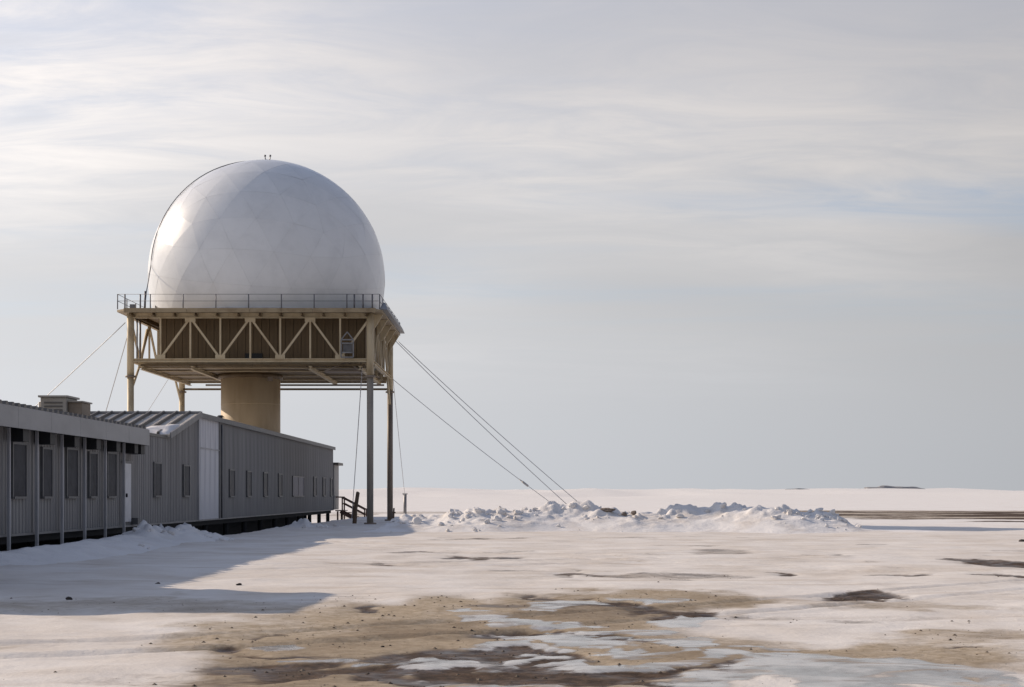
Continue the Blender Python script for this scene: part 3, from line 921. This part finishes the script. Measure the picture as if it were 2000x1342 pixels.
# grey sloping apron along the right side of the deck
ap = MB()
sec = [(dx1 - 0.15, DK + 0.02), (dx1 + 0.28, DK + 0.02), (dx1 + 0.28, DK + 0.16), (dx1 - 0.02, DK + 0.66), (dx1 - 0.15, DK + 0.66)]
ya, yb = dy0 + 1.6, dy1 - 1.2
ends = []
for (y, s) in ((ya - 0.9, 0.15), (ya + 0.8, 1.0), (yb - 1.5, 1.0), (yb, 0.25)):
    ends.append([(x, y, DK + 0.02 + (z - DK - 0.02) * s) for x, z in sec])
vs = [p for r in ends for p in r]
fs = []
for r in range(3):
    for i in range(5):
        fs.append((r * 5 + i, r * 5 + (i + 1) % 5, (r + 1) * 5 + (i + 1) % 5, (r + 1) * 5 + i))
fs += [tuple(range(5)), tuple(range(15, 20))]
ap.add(vs, fs).build('side_apron', M['steel'], tw)
for k in range(5):
    y = LY0 + 0.8 + k * 3.0
    MB().hexa([(LX1 + 0.05, y, ZTOP - 0.75), (LX1 + 0.12, y, ZTOP - 0.75), (LX1 + 0.12, y + 0.12, ZTOP - 0.75), (LX1 + 0.05, y + 0.12, ZTOP - 0.75)],
              [(LX1 + 0.05, y, ZTOP + 0.17), (LX1 + 0.68, y, ZTOP + 0.17), (LX1 + 0.68, y + 0.12, ZTOP + 0.17), (LX1 + 0.05, y + 0.12, ZTOP + 0.17)]).build('deck_bracket', M['beige'], tw)

# enclosed room inside the trusses: boarded walls, soffit with beams
RX0, RX1, RY0, RY1 = -21.15, -9.15, 91.2, 103.0
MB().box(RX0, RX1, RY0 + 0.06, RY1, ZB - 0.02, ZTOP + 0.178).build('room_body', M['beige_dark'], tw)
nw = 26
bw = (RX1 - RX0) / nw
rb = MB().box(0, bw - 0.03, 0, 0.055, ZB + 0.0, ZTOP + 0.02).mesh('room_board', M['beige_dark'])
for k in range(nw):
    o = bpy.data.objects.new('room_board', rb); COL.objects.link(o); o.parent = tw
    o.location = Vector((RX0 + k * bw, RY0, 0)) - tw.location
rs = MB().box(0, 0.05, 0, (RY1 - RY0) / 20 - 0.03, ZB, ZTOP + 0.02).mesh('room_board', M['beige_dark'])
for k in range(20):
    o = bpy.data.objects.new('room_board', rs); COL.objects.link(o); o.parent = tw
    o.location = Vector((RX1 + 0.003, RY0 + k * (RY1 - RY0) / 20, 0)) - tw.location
# floor frame and soffit panels
for k in range(8):
    x0 = LX0 + 0.5 + k * (LX1 - LX0 - 0.8) / 8
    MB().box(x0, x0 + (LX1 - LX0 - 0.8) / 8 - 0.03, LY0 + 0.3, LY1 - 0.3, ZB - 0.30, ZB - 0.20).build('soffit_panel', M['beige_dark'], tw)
for y in (LY0 + 1.0, 93.5, 97.0, 100.3, LY1 - 0.5):
    MB().ibeam((LX0 + 0.2, y, ZB - 0.20), (LX1 - 0.2, y, ZB - 0.20), 0.2, 0.36, 0.03).build('floor_beam', M['beige'], tw)
for x in (LX0 + 0.6, -19.0, -12.2, LX1 - 0.6):
    MB().ibeam((x, LY0 + 0.15, ZB - 0.42), (x, LY1 - 0.15, ZB - 0.42), 0.18, 0.22, 0.03).build('floor_beam', M['beige'], tw)
MB().tube([(LX0, LY1 - 0.1, ZB - 0.75), (LX1, LY1 - 0.1, ZB - 0.75)], 0.07, 8).build('service_pipe', M['beige_dark'], tw, True)
MB().tube([(LX0 + 2, LY1 - 2.1, ZB - 0.62), (LX1 - 0.2, LY1 - 2.1, ZB - 0.62)], 0.06, 8).build('service_pipe', M['leg_brown'], tw, True)
MB().box(-16.1, -15.1, RY0 - 0.12, RY0 - 0.01, ZB + 0.16, ZB + 0.50).build('vent_opening', M['black'], tw)
# column: round painted steel shaft with a flared head
ccx, ccy, cr = -16.80, 97.0, 1.82
MB().tube([(ccx, ccy, 1.0), (ccx, ccy, ZB - 0.21)], cr, 48).build('column', M['column'], tw, True)
MB().tube([(ccx, ccy, 7.28), (ccx, ccy, 7.31)], cr + 0.008, 48).build('column_joint', M['column'], tw, True)
MB().tube([(ccx, ccy, ZB - 0.58), (ccx, ccy, ZB - 0.31)], cr + 0.16, 48).build('column_head', M['beige_dark'], tw, True)
MB().box(ccx + 1.35, ccx + 1.62, ccy - 1.9, ccy - 1.68, ZB - 0.8, ZB - 0.56).build('junction_box', M['leg_brown'], tw)
# floodlight-like frame and small landing in the right bay
fx = -10.0
fl = MB()
for x in (fx - 0.35, fx + 0.35):
    fl.bar((x, LY0 - 0.35, ZB + 0.15), (x, LY0 - 0.35, ZB + 1.15), 0.07)
for z in (ZB + 0.15, ZB + 0.42, ZB + 0.95, ZB + 1.15):
    fl.bar((fx - 0.35, LY0 - 0.35, z), (fx + 0.35, LY0 - 0.35, z), 0.07)
fl.bar((fx - 0.35, LY0 - 0.35, ZB + 1.15), (fx, LY0 - 0.35, ZB + 1.6), 0.06)
fl.bar((fx + 0.35, LY0 - 0.35, ZB + 1.15), (fx, LY0 - 0.35, ZB + 1.6), 0.06)
fl = fl.build('equipment_frame', M['steel'], tw)
MB().box(fx - 0.26, fx + 0.26, LY0 - 0.30, LY0 - 0.02, ZB + 0.48, ZB + 0.90).build('equipment_box', M['frame'], fl)
ld = MB()
ld.box(-11.4, -9.3, LY0 + 0.5, LY0 + 1.3, ZB - 0.62, ZB - 0.55)
ld.bar((-11.4, LY0 + 0.5, ZB - 0.6), (-10.1, LY0 + 0.5, ZB - 0.05), 0.08)
ld.bar((-10.1, LY0 + 0.5, ZB - 0.05), (-9.3, LY0 + 0.5, ZB - 0.6), 0.08)
ld.bar((-9.3, LY0 + 0.5, ZB - 0.6), (-9.3, LY0 + 0.5, ZB - 0.05), 0.08)
ld.build('access_landing', M['leg_brown'], tw)
MB().tube([(LX0 + 0.15, LY0 + 0.9, ZB - 0.05), (LX0 + 0.15, LY0 + 0.9, ZTOP)], 0.05, 8).build('ladder_rail', M['steel'], tw, True)
MB().tube([(LX0 + 0.15, LY0 + 1.6, ZB - 0.05), (LX0 + 0.15, LY0 + 1.6, ZTOP)], 0.05, 8).build('ladder_rail', M['steel'], tw, True)

# railing
rh = 0.86
post_xy = [(x, dy0 + 0.15) for x in (dx0 + 0.12, dx0 + 1.36)]
xs_ = [dx0 + 0.12 + k * (dx1 - dx0 - 0.24) / 8 for k in range(9)]
fronts = [(x, dy0 + 0.15) for x in xs_]
rights = [(dx1 - 0.12, dy0 + 0.15 + k * (dy1 - dy0 - 0.3) / 7) for k in range(1, 8)]
lefts = [(dx0 + 0.12, dy0 + 0.15 + k * (dy1 - dy0 - 0.3) / 7) for k in range(1, 8)]
backs = [(x, dy1 - 0.15) for x in xs_[1:-1]]
for (x, y) in fronts + rights + lefts + backs:
    MB().tube([(x, y, DK), (x, y, DK + rh)], 0.032, 6).build('railing_post', M['dark_steel'], tw, True)
for x in (xs_[-1] - 0.42, xs_[-1] - 0.95, xs_[-1] - 1.45, xs_[0] + 0.42, xs_[0] + 1.3):
    MB().tube([(x, dy0 + 0.15, DK), (x, dy0 + 0.15, DK + rh)], 0.045, 6).build('railing_post', M['dark_steel'], tw, True)
for z in (DK + rh, DK + rh * 0.55):
    for a, b in (((xs_[0], dy0 + 0.15), (xs_[-1], dy0 + 0.15)), ((xs_[-1], dy0 + 0.15), (xs_[-1], dy1 - 0.15)),
                 ((xs_[0], dy0 + 0.15), (xs_[0], dy1 - 0.15)), ((xs_[0], dy1 - 0.15), (xs_[-1], dy1 - 0.15))):
        MB().tube([(a[0], a[1], z), (b[0], b[1], z)], 0.014, 6).build('rail', M['dark_steel'], tw, True)
# grey cabinets and a lamp on the deck
MB().box(dx0 + 0.75, dx0 + 1.05, dy0 + 0.4, dy0 + 0.7, DK, DK + 0.32).build('deck_box', M['steel'], tw)

# ------------------------------------------------------------------ radome
RC = Vector((CX, CY, 1.7 + 422 * 97 / F))
RR = 7.25
dome = thing('radome', (CX, CY, DK), 'large white panelled radome ball on top of the steel tower', 'radome')
bm = bmesh.new()
bmesh.ops.create_icosphere(bm, subdivisions=3, radius=1.0)
bm.verts.ensure_lookup_table()
q = Matrix.Rotation(0.35, 3, 'Z') @ Matrix.Rotation(0.2, 3, 'X')
tris = [[(q @ v.co).normalized() for v in f.verts] for f in bm.faces]
bm.free()
# frequency-4 panels: the 320 faces of the subdivided icosahedron that stand above the deck
cut = (DK - RC.z) / RR
for t in tris:
    cen = (t[0] + t[1] + t[2]) / 3
    if max(v.z for v in t) < cut + 0.01:
        continue
    if cen.z < cut:
        continue
    pr = random.Random(int((cen.x * 31 + cen.y * 57 + cen.z * 91) * 1000))
    tilt = Vector((pr.uniform(-1, 1), pr.uniform(-1, 1), pr.uniform(-1, 1))) * 0.005
    sh = [cen + (v - cen) * 0.9968 for v in t]
    N = 5
    b = MB(); id_ = {}
    for i in range(N + 1):
        for j in range(N + 1 - i):
            k = N - i - j
            p = (sh[0] * i + sh[1] * j + sh[2] * k) / N
            flatp = p
            p = p.normalized()
            p = p * 0.90 + flatp.normalized() * flatp.length * 0.10     # panels keep a little of their flatness
            dd = (p - cen)
            p = p + cen.normalized() * tilt.dot(dd) * 1.0
            id_[(i, j)] = len(b.v)
            wpt = RC + p * RR
            if wpt.z < DK + 0.004:
                f_ = RR * math.sqrt(1 - cut * cut) / math.hypot(p.x, p.y)
                wpt = Vector((RC.x + p.x * f_, RC.y + p.y * f_, DK + 0.004 + 0.002 * (wpt.z - DK)))
            b.v.append(tuple(wpt))
    for i in range(N):
        for j in range(N - i):
            b.f.append((id_[(i, j)], id_[(i + 1, j)], id_[(i, j + 1)]))
            if i + j < N - 1:
                b.f.append((id_[(i + 1, j)], id_[(i + 1, j + 1)], id_[(i, j + 1)]))
    me_ = bpy.data.meshes.new('panel'); me_.from_pydata(b.v, [], b.f)
    f0 = me_.polygons[0]
    if f0.normal.dot(f0.center - RC) < 0: me_.flip_normals()
    me_.materials.append(M['radome']); me_.shade_smooth()
    o = bpy.data.objects.new('panel', me_); COL.objects.link(o); adopt(o, dome)
# inner skin that shows in the seams
b = MB(); nu, nv = 64, 28
for j in range(nv + 1):
    th = math.asin(max(-1, cut)) + (PI / 2 - math.asin(cut)) * j / nv
    for i in range(nu):
        a = 2 * PI * i / nu
        r = RR * 0.990
        b.v.append(tuple(RC + Vector((math.cos(a) * math.cos(th), math.sin(a) * math.cos(th), math.sin(th))) * r))
for j in range(nv):
    for i in range(nu):
        b.f.append((j * nu + i, j * nu + (i + 1) % nu, (j + 1) * nu + (i + 1) % nu, (j + 1) * nu + i))
b.build('inner_skin', M['radome_seam'], dome, True)
rbr = RR * math.sqrt(1 - cut * cut)
ring = MB()
n = 64
for (r, z) in ((rbr + 0.02, DK), (rbr + 0.16, DK), (rbr + 0.16, DK + 0.20), (rbr + 0.02, DK + 0.26)):
    for i in range(n):
        a = 2 * PI * i / n
        ring.v.append((CX + r * math.cos(a), CY + r * math.sin(a), z))
for j in range(4):
    for i in range(n):
        ring.f.append((j * n + i, j * n + (i + 1) % n, ((j + 1) % 4) * n + (i + 1) % n, ((j + 1) % 4) * n + i))
ring.build('base_ring', M['radome_seam'], dome)
# twin lightning rods and their base
tp = RC + Vector((0, 0, RR))
MB().tube([tp + Vector((0, 0, -0.1)), tp + Vector((0, 0, 0.12))], 0.20, 10).build('rod_base', M['dark_steel'], dome, True)
for s in (-1, 1):
    MB().tube([tp + Vector((0.05 * s, 0, 0.10)), tp + Vector((0.15 * s, 0, 0.20)), tp + Vector((0.16 * s, 0, 0.42))], 0.035, 6).build('lightning_rod', M['dark_steel'], dome, True)
    MB().tube([tp + Vector((0.16 * s, 0, 0.34)), tp + Vector((0.16 * s, 0, 0.44))], 0.06, 8).build('rod_tip', M['dark_steel'], dome, True)
# lightning cable down the left side, off the shell near the deck to a stub post
pts = []
az = math.radians(208)
for k in range(22):
    el = math.radians(86 - k * 4.0)
    rr = RR * 1.006
    pts.append(RC + Vector((math.cos(az) * math.cos(el), math.sin(az) * math.cos(el), math.sin(el))) * rr)
cablept = Vector((dx0 + 1.55, dy0 + 1.0, DK + 1.0))
pts += [pts[-1].lerp(cablept, 0.5), cablept, Vector((cablept.x - 0.05, cablept.y, DK))]
MB().tube(pts, 0.03, 6).build('lightning_cable', M['dark_steel'], dome, True)
MB().tube([(cablept.x - 0.08, cablept.y, DK), (cablept.x - 0.05, cablept.y, DK + 1.15)], 0.06, 8).build('cable_post', M['dark_steel'], dome, True)
# climbing rungs beside it near the shoulder
for k in range(9):
    el = math.radians(40 + k * 1.1)
    a0 = az + 0.02; a1 = az + 0.07
    p0 = RC + Vector((math.cos(a0) * math.cos(el), math.sin(a0) * math.cos(el), math.sin(el))) * (RR * 1.008)
    p1 = RC + Vector((math.cos(a1) * math.cos(el), math.sin(a1) * math.cos(el), math.sin(el))) * (RR * 1.008)
    MB().tube([p0, p1], 0.022, 5).build('rung', M['dark_steel'], dome)

# ------------------------------------------------------------------ guy wires
def wire(a, b, r, label, sag=0.15):
    a = Vector(a); b = Vector(b)
    pts = [a.lerp(b, k / 16) - Vector((0, 0, sag * 4 * (k / 16) * (1 - k / 16))) for k in range(17)]
    o = MB().tube(pts, r, 6).build('guy_wire', M['cable'], None, True)
    return tag(o, label, 'cable', 'steel guy wires staying the radar tower')


top_r = (LX1 + 0.35, LY1, ZTOP - 0.1)
wire(top_r, (3.0, 100, 1.0), 0.022, 'left one of the two upper guy wires right of the tower')
wire((LX1 + 0.5, LY1, ZTOP - 0.1), (3.95, 100, 0.95), 0.022, 'right one of the two upper guy wires right of the tower')
wire((LX1 + 0.15, LY1, ZB - 0.05), (2.15, 100, 1.0), 0.019, 'lower thin guy wire right of the tower, below the pair')
wire((LX0 - 0.3, LY0, ZTOP - 0.4), (-37.3, 95, 0.2), 0.024, 'long slanting guy wire left of the tower towards the rooftop unit')
wire((LX0 - 0.1, LY0, ZTOP - 0.9), (-28.7, 100, 0), 0.024, 'steep guy wire just left of the front left leg')
wire((LX0, LY1, ZTOP - 1.2), (-36.8, 130, 0), 0.020, 'faint guy wire from the rear left leg behind the roof')
wire((LX1 - 0.5, LY0 + 0.4, ZB - 0.4), (-12.6, 116, 0), 0.024, 'guy wire hanging between building end and front right leg')
wire((LX1, LY1, ZTOP - 0.5), (-9.4, 126, 1.5), 0.020, 'near vertical guy wire behind the rear right leg')
tb = thing('turnbuckle', (0.35, 100.2, 2.3), 'small turnbuckle on the lower guy wire above the snow bank', 'turnbuckle')
a = Vector((LX1 + 0.15, LY1, ZB - 0.05)); b = Vector((2.15, 100, 1.0))
p = a.lerp(b, 0.82) - Vector((0, 0, 0.15 * 4 * 0.82 * 0.18)); dr = (b - a).normalized()
MB().tube([p - dr * 0.25, p - dr * 0.1, p + dr * 0.1, p + dr * 0.25], 0.07, 8).build('barrel', M['cable'], tb, True)
MB().tube([p - dr * 0.5, p - dr * 0.24], 0.035, 6).build('eye_bolt', M['cable'], tb, True)

for (x, lab) in ((2.15, 'leftmost of three dark anchor blocks behind the snow bank'), (3.0, 'middle of three dark anchor blocks behind the snow bank'),
                 (3.95, 'rightmost of three dark anchor blocks behind the snow bank')):
    t = thing('cable_anchor', (x, 100, 0), lab, 'anchor', 'guy wire anchor blocks')
    MB().hexa([(x - 0.45, 99.6, -0.3), (x + 0.45, 99.6, -0.3), (x + 0.45, 100.4, -0.3), (x - 0.45, 100.4, -0.3)],
              [(x - 0.27, 99.75, 0.92), (x + 0.25, 99.78, 0.88), (x + 0.25, 100.25, 0.90), (x - 0.25, 100.22, 0.94)]).build('block', M['concrete'], t, bevel=0.05)
    MB().tube([(x - 0.05, 100, 0.85), (x, 100, 1.08)], 0.05, 8).build('eye_bolt', M['dark_steel'], t, True)

# ------------------------------------------------------------------ stair at the far end of the building
st = thing('wooden_stair', (-13.7, 122.5, 0), 'reddish wooden steps with railings at the far end of the grey building', 'stairs')
for k in range(6):
    x = XW + 0.65 + k * 0.30; z = 0.52 - k * 0.16
    MB().box(x, x + 0.29, 121.6, 122.9, z - 0.05, z).build('tread', M['red_wood'], st)
MB().box(XW + 0.12, XW + 0.64, 121.4, 123.2, 0.45, 0.53).build('landing', M['red_wood'], st)
for y in (121.55, 122.95):
    MB().bar((XW + 0.5, y, 0.42), (XW + 2.5, y, -0.62), 0.06, 0.25).build('stringer', M['red_wood'], st)
    MB().bar((XW + 0.15, y, 1.55), (XW + 0.7, y, 1.53), 0.07, 0.1).build('handrail', M['red_wood'], st)
    MB().bar((XW + 0.65, y, 1.50), (XW + 2.45, y, 0.55), 0.07, 0.1).build('handrail', M['red_wood'], st)
    MB().bar((XW + 0.65, y, 1.08), (XW + 2.45, y, 0.14), 0.06, 0.08).build('handrail', M['red_wood'], st)
    for k, x in enumerate((XW + 0.66, XW + 1.5, XW + 2.4)):
        z = 0.45 - (x - XW - 0.66) * 0.53
        MB().box(x - 0.05, x + 0.05, y - 0.05, y + 0.05, z - 0.8, z + 1.12).build('newel_post', M['red_wood'], st)
for x in (XW + 0.3, XW + 0.6):
    MB().box(x - 0.06, x + 0.06, 121.5, 121.62, -0.8, 0.44).build('support_leg', M['red_wood'], st)

# posts
wp = thing('wooden_post', (-9.75, 92.5, 0), 'short leaning wooden post left of the front right tower leg', 'post')
MB().tube([(-9.9, 92.5, -0.2), (-9.83, 92.5, 0.9), (-9.68, 92.5, 1.86)], 0.13, 10, 0.11).build('shaft', M['wood'], wp, True)
MB().tube([(-9.69, 92.5, 1.855), (-9.675, 92.5, 1.90)], 0.115, 10, 0.05).build('post_top', M['wood'], wp, True)
mp = thing('anchor_post', (-9.4, 126, 0), 'pale thin anchor post right of the rear right tower leg', 'post')
MB().tube([(-9.4, 126, -0.2), (-9.4, 126, 1.75)], 0.13, 10).build('shaft', M['steel'], mp, True)
MB().box(-9.6, -9.2, 125.9, 126.1, 1.755, 1.83).build('cap', M['steel'], mp)
sp_ = thing('snow_stake', (-6.8, 84, 0), 'thin stake standing in a snow heap near the legs', 'stake')
MB().tube([(-6.9, 84, -0.1), (-6.86, 84, 1.0)], 0.045, 6).build('shaft', M['wood'], sp_, True)
MB().box(-6.95, -6.77, 83.97, 84.03, 0.72, 0.80).build('crossbar', M['wood'], sp_)

# dirt clods thrown up on the bank, stones on the yard, far rock
clods = [((4.2, 88, 0.95), (0.36, 0.3, 0.12), 'wide low brown clod on the crest of the snow bank'),
         ((5.0, 86, 0.90), (0.15, 0.14, 0.20), 'pair member: left upright brown clod beside the wide clod'),
         ((5.45, 86, 0.90), (0.13, 0.14, 0.18), 'pair member: right upright brown clod beside the wide clod')]
for k, (p, s, lab) in enumerate(clods):
    o = bpy.data.objects.new('dirt_clod', lump_mesh('dirt_clod', M['dirt'], 20 + k, 0.9, 0.4, 3)); COL.objects.link(o)
    by_, bz_ = bank_z(p[0], -0.2)
    o.location = (p[0], by_, bz_ + s[2] * 0.3); o.scale = s
    tag(o, lab.replace('pair member: ', ''), 'clod', 'brown dirt clods on the snow bank')
stones = [((308, 1141), 0.035, 'small dark stone at the tip of the sunlit snow wedge'), ((467, 1141), 0.048, 'dark stone on the sunlit snow above the shadow tongue'),
          ((135, 1169), 0.06, 'dark stone lying inside the shadow at far left'), ((747, 1262), 0.02, 'small stone on the tan ground left of the ice'),
          ((762, 1258), 0.016, 'tiny stone right beside the small stone on tan ground'), ((1998, 1060), 0.12, 'dark lump at the right edge of the snowy yard')]
for k, ((px, py), s, lab) in enumerate(stones):
    x, y = G(px, py)
    o = bpy.data.objects.new('stone', lump_mesh('stone', M['stone'], 40 + k, 0.7, 0.35, 2)); COL.objects.link(o)
    o.location = (x, y, gz(x, y) + s * 0.12); o.scale = (s * 1.4, s * 1.1, s)
    o.rotation_euler = (0, 0, k)
    tag(o, lab, 'stone', 'loose stones on the yard')
yr = np.arange(700.0, 3200.0, 10.0)
for k, (slope, sz, lab) in enumerate(((0.238, (27, 16, 5.0), 'long dark rock outcrop on the snowy horizon at right'), (0.179, (15, 10, 4.0), 'small grey rock outcrop on the horizon above the bank end'))):
    ang = (ground_h(yr[None, :] * slope, yr[None, :])[0] - EYE) / yr
    y = float(yr[int(np.argmax(ang))]) - 25.0; x = y * slope; f_ = y / 1750.0
    o = bpy.data.objects.new('rock_outcrop', lump_mesh('rock_outcrop', M['outcrop'], 60 + k, 0.9, 0.9, 4)); COL.objects.link(o)
    o.location = (x, y, gz(x, y) - 0.52 * sz[2] * f_); o.scale = tuple(v * f_ for v in sz)
    tag(o, lab, 'rock', 'rock outcrops on the horizon')

# loose gravel and frozen crumbs on the bare ground of the yard
gm = MB()
ico = [Vector(v) for v in ((0, 0, 1), (0.9, 0, 0.1), (0.2, 0.85, 0), (-0.8, 0.4, 0.1), (-0.6, -0.7, 0), (0.4, -0.85, 0.05))]
gf = [(0, 1, 2), (0, 2, 3), (0, 3, 4), (0, 4, 5), (0, 5, 1)]
ys_i = np.where((GY[:, 0] > 13) & (GY[:, 0] < 34))[0]; xs_i = np.where(np.abs(GX[0]) < 11)[0]
cnt = 0
for q in range(60000):
    j = rnd.choice(ys_i); i = rnd.choice(xs_i)
    wgt = max(tanA[j, i] - 0.35, mudA[j, i] * 0.8) * (1 - iceA[j, i])
    if abs(GX[j, i]) > 0.36 * GY[j, i] or rnd.random() > wgt: continue
    sc = 0.006 + 0.022 * rnd.random() ** 6
    ca_, sa_ = math.cos(q), math.sin(q)
    x = GX[j, i] + rnd.uniform(-0.06, 0.06); y = GY[j, i] + rnd.uniform(-0.06, 0.06); z = HZ[j, i]
    gm.add([(x + (v.x * ca_ - v.y * sa_) * sc * 1.3, y + (v.x * sa_ + v.y * ca_) * sc, z + v.z * sc * 0.8) for v in ico], gf)
    cnt += 1
    if cnt > 1400: break
M['gravel'] = mat('yard_gravel', (0.24, 0.19, 0.14), 0.9, scale=3.0, col2=(0.10, 0.075, 0.055), edge=(0.35, 0.6))
tag(gm.build('gravel', M['gravel']), 'loose brown gravel scattered over the thawed yard', 'gravel', kind='stuff')
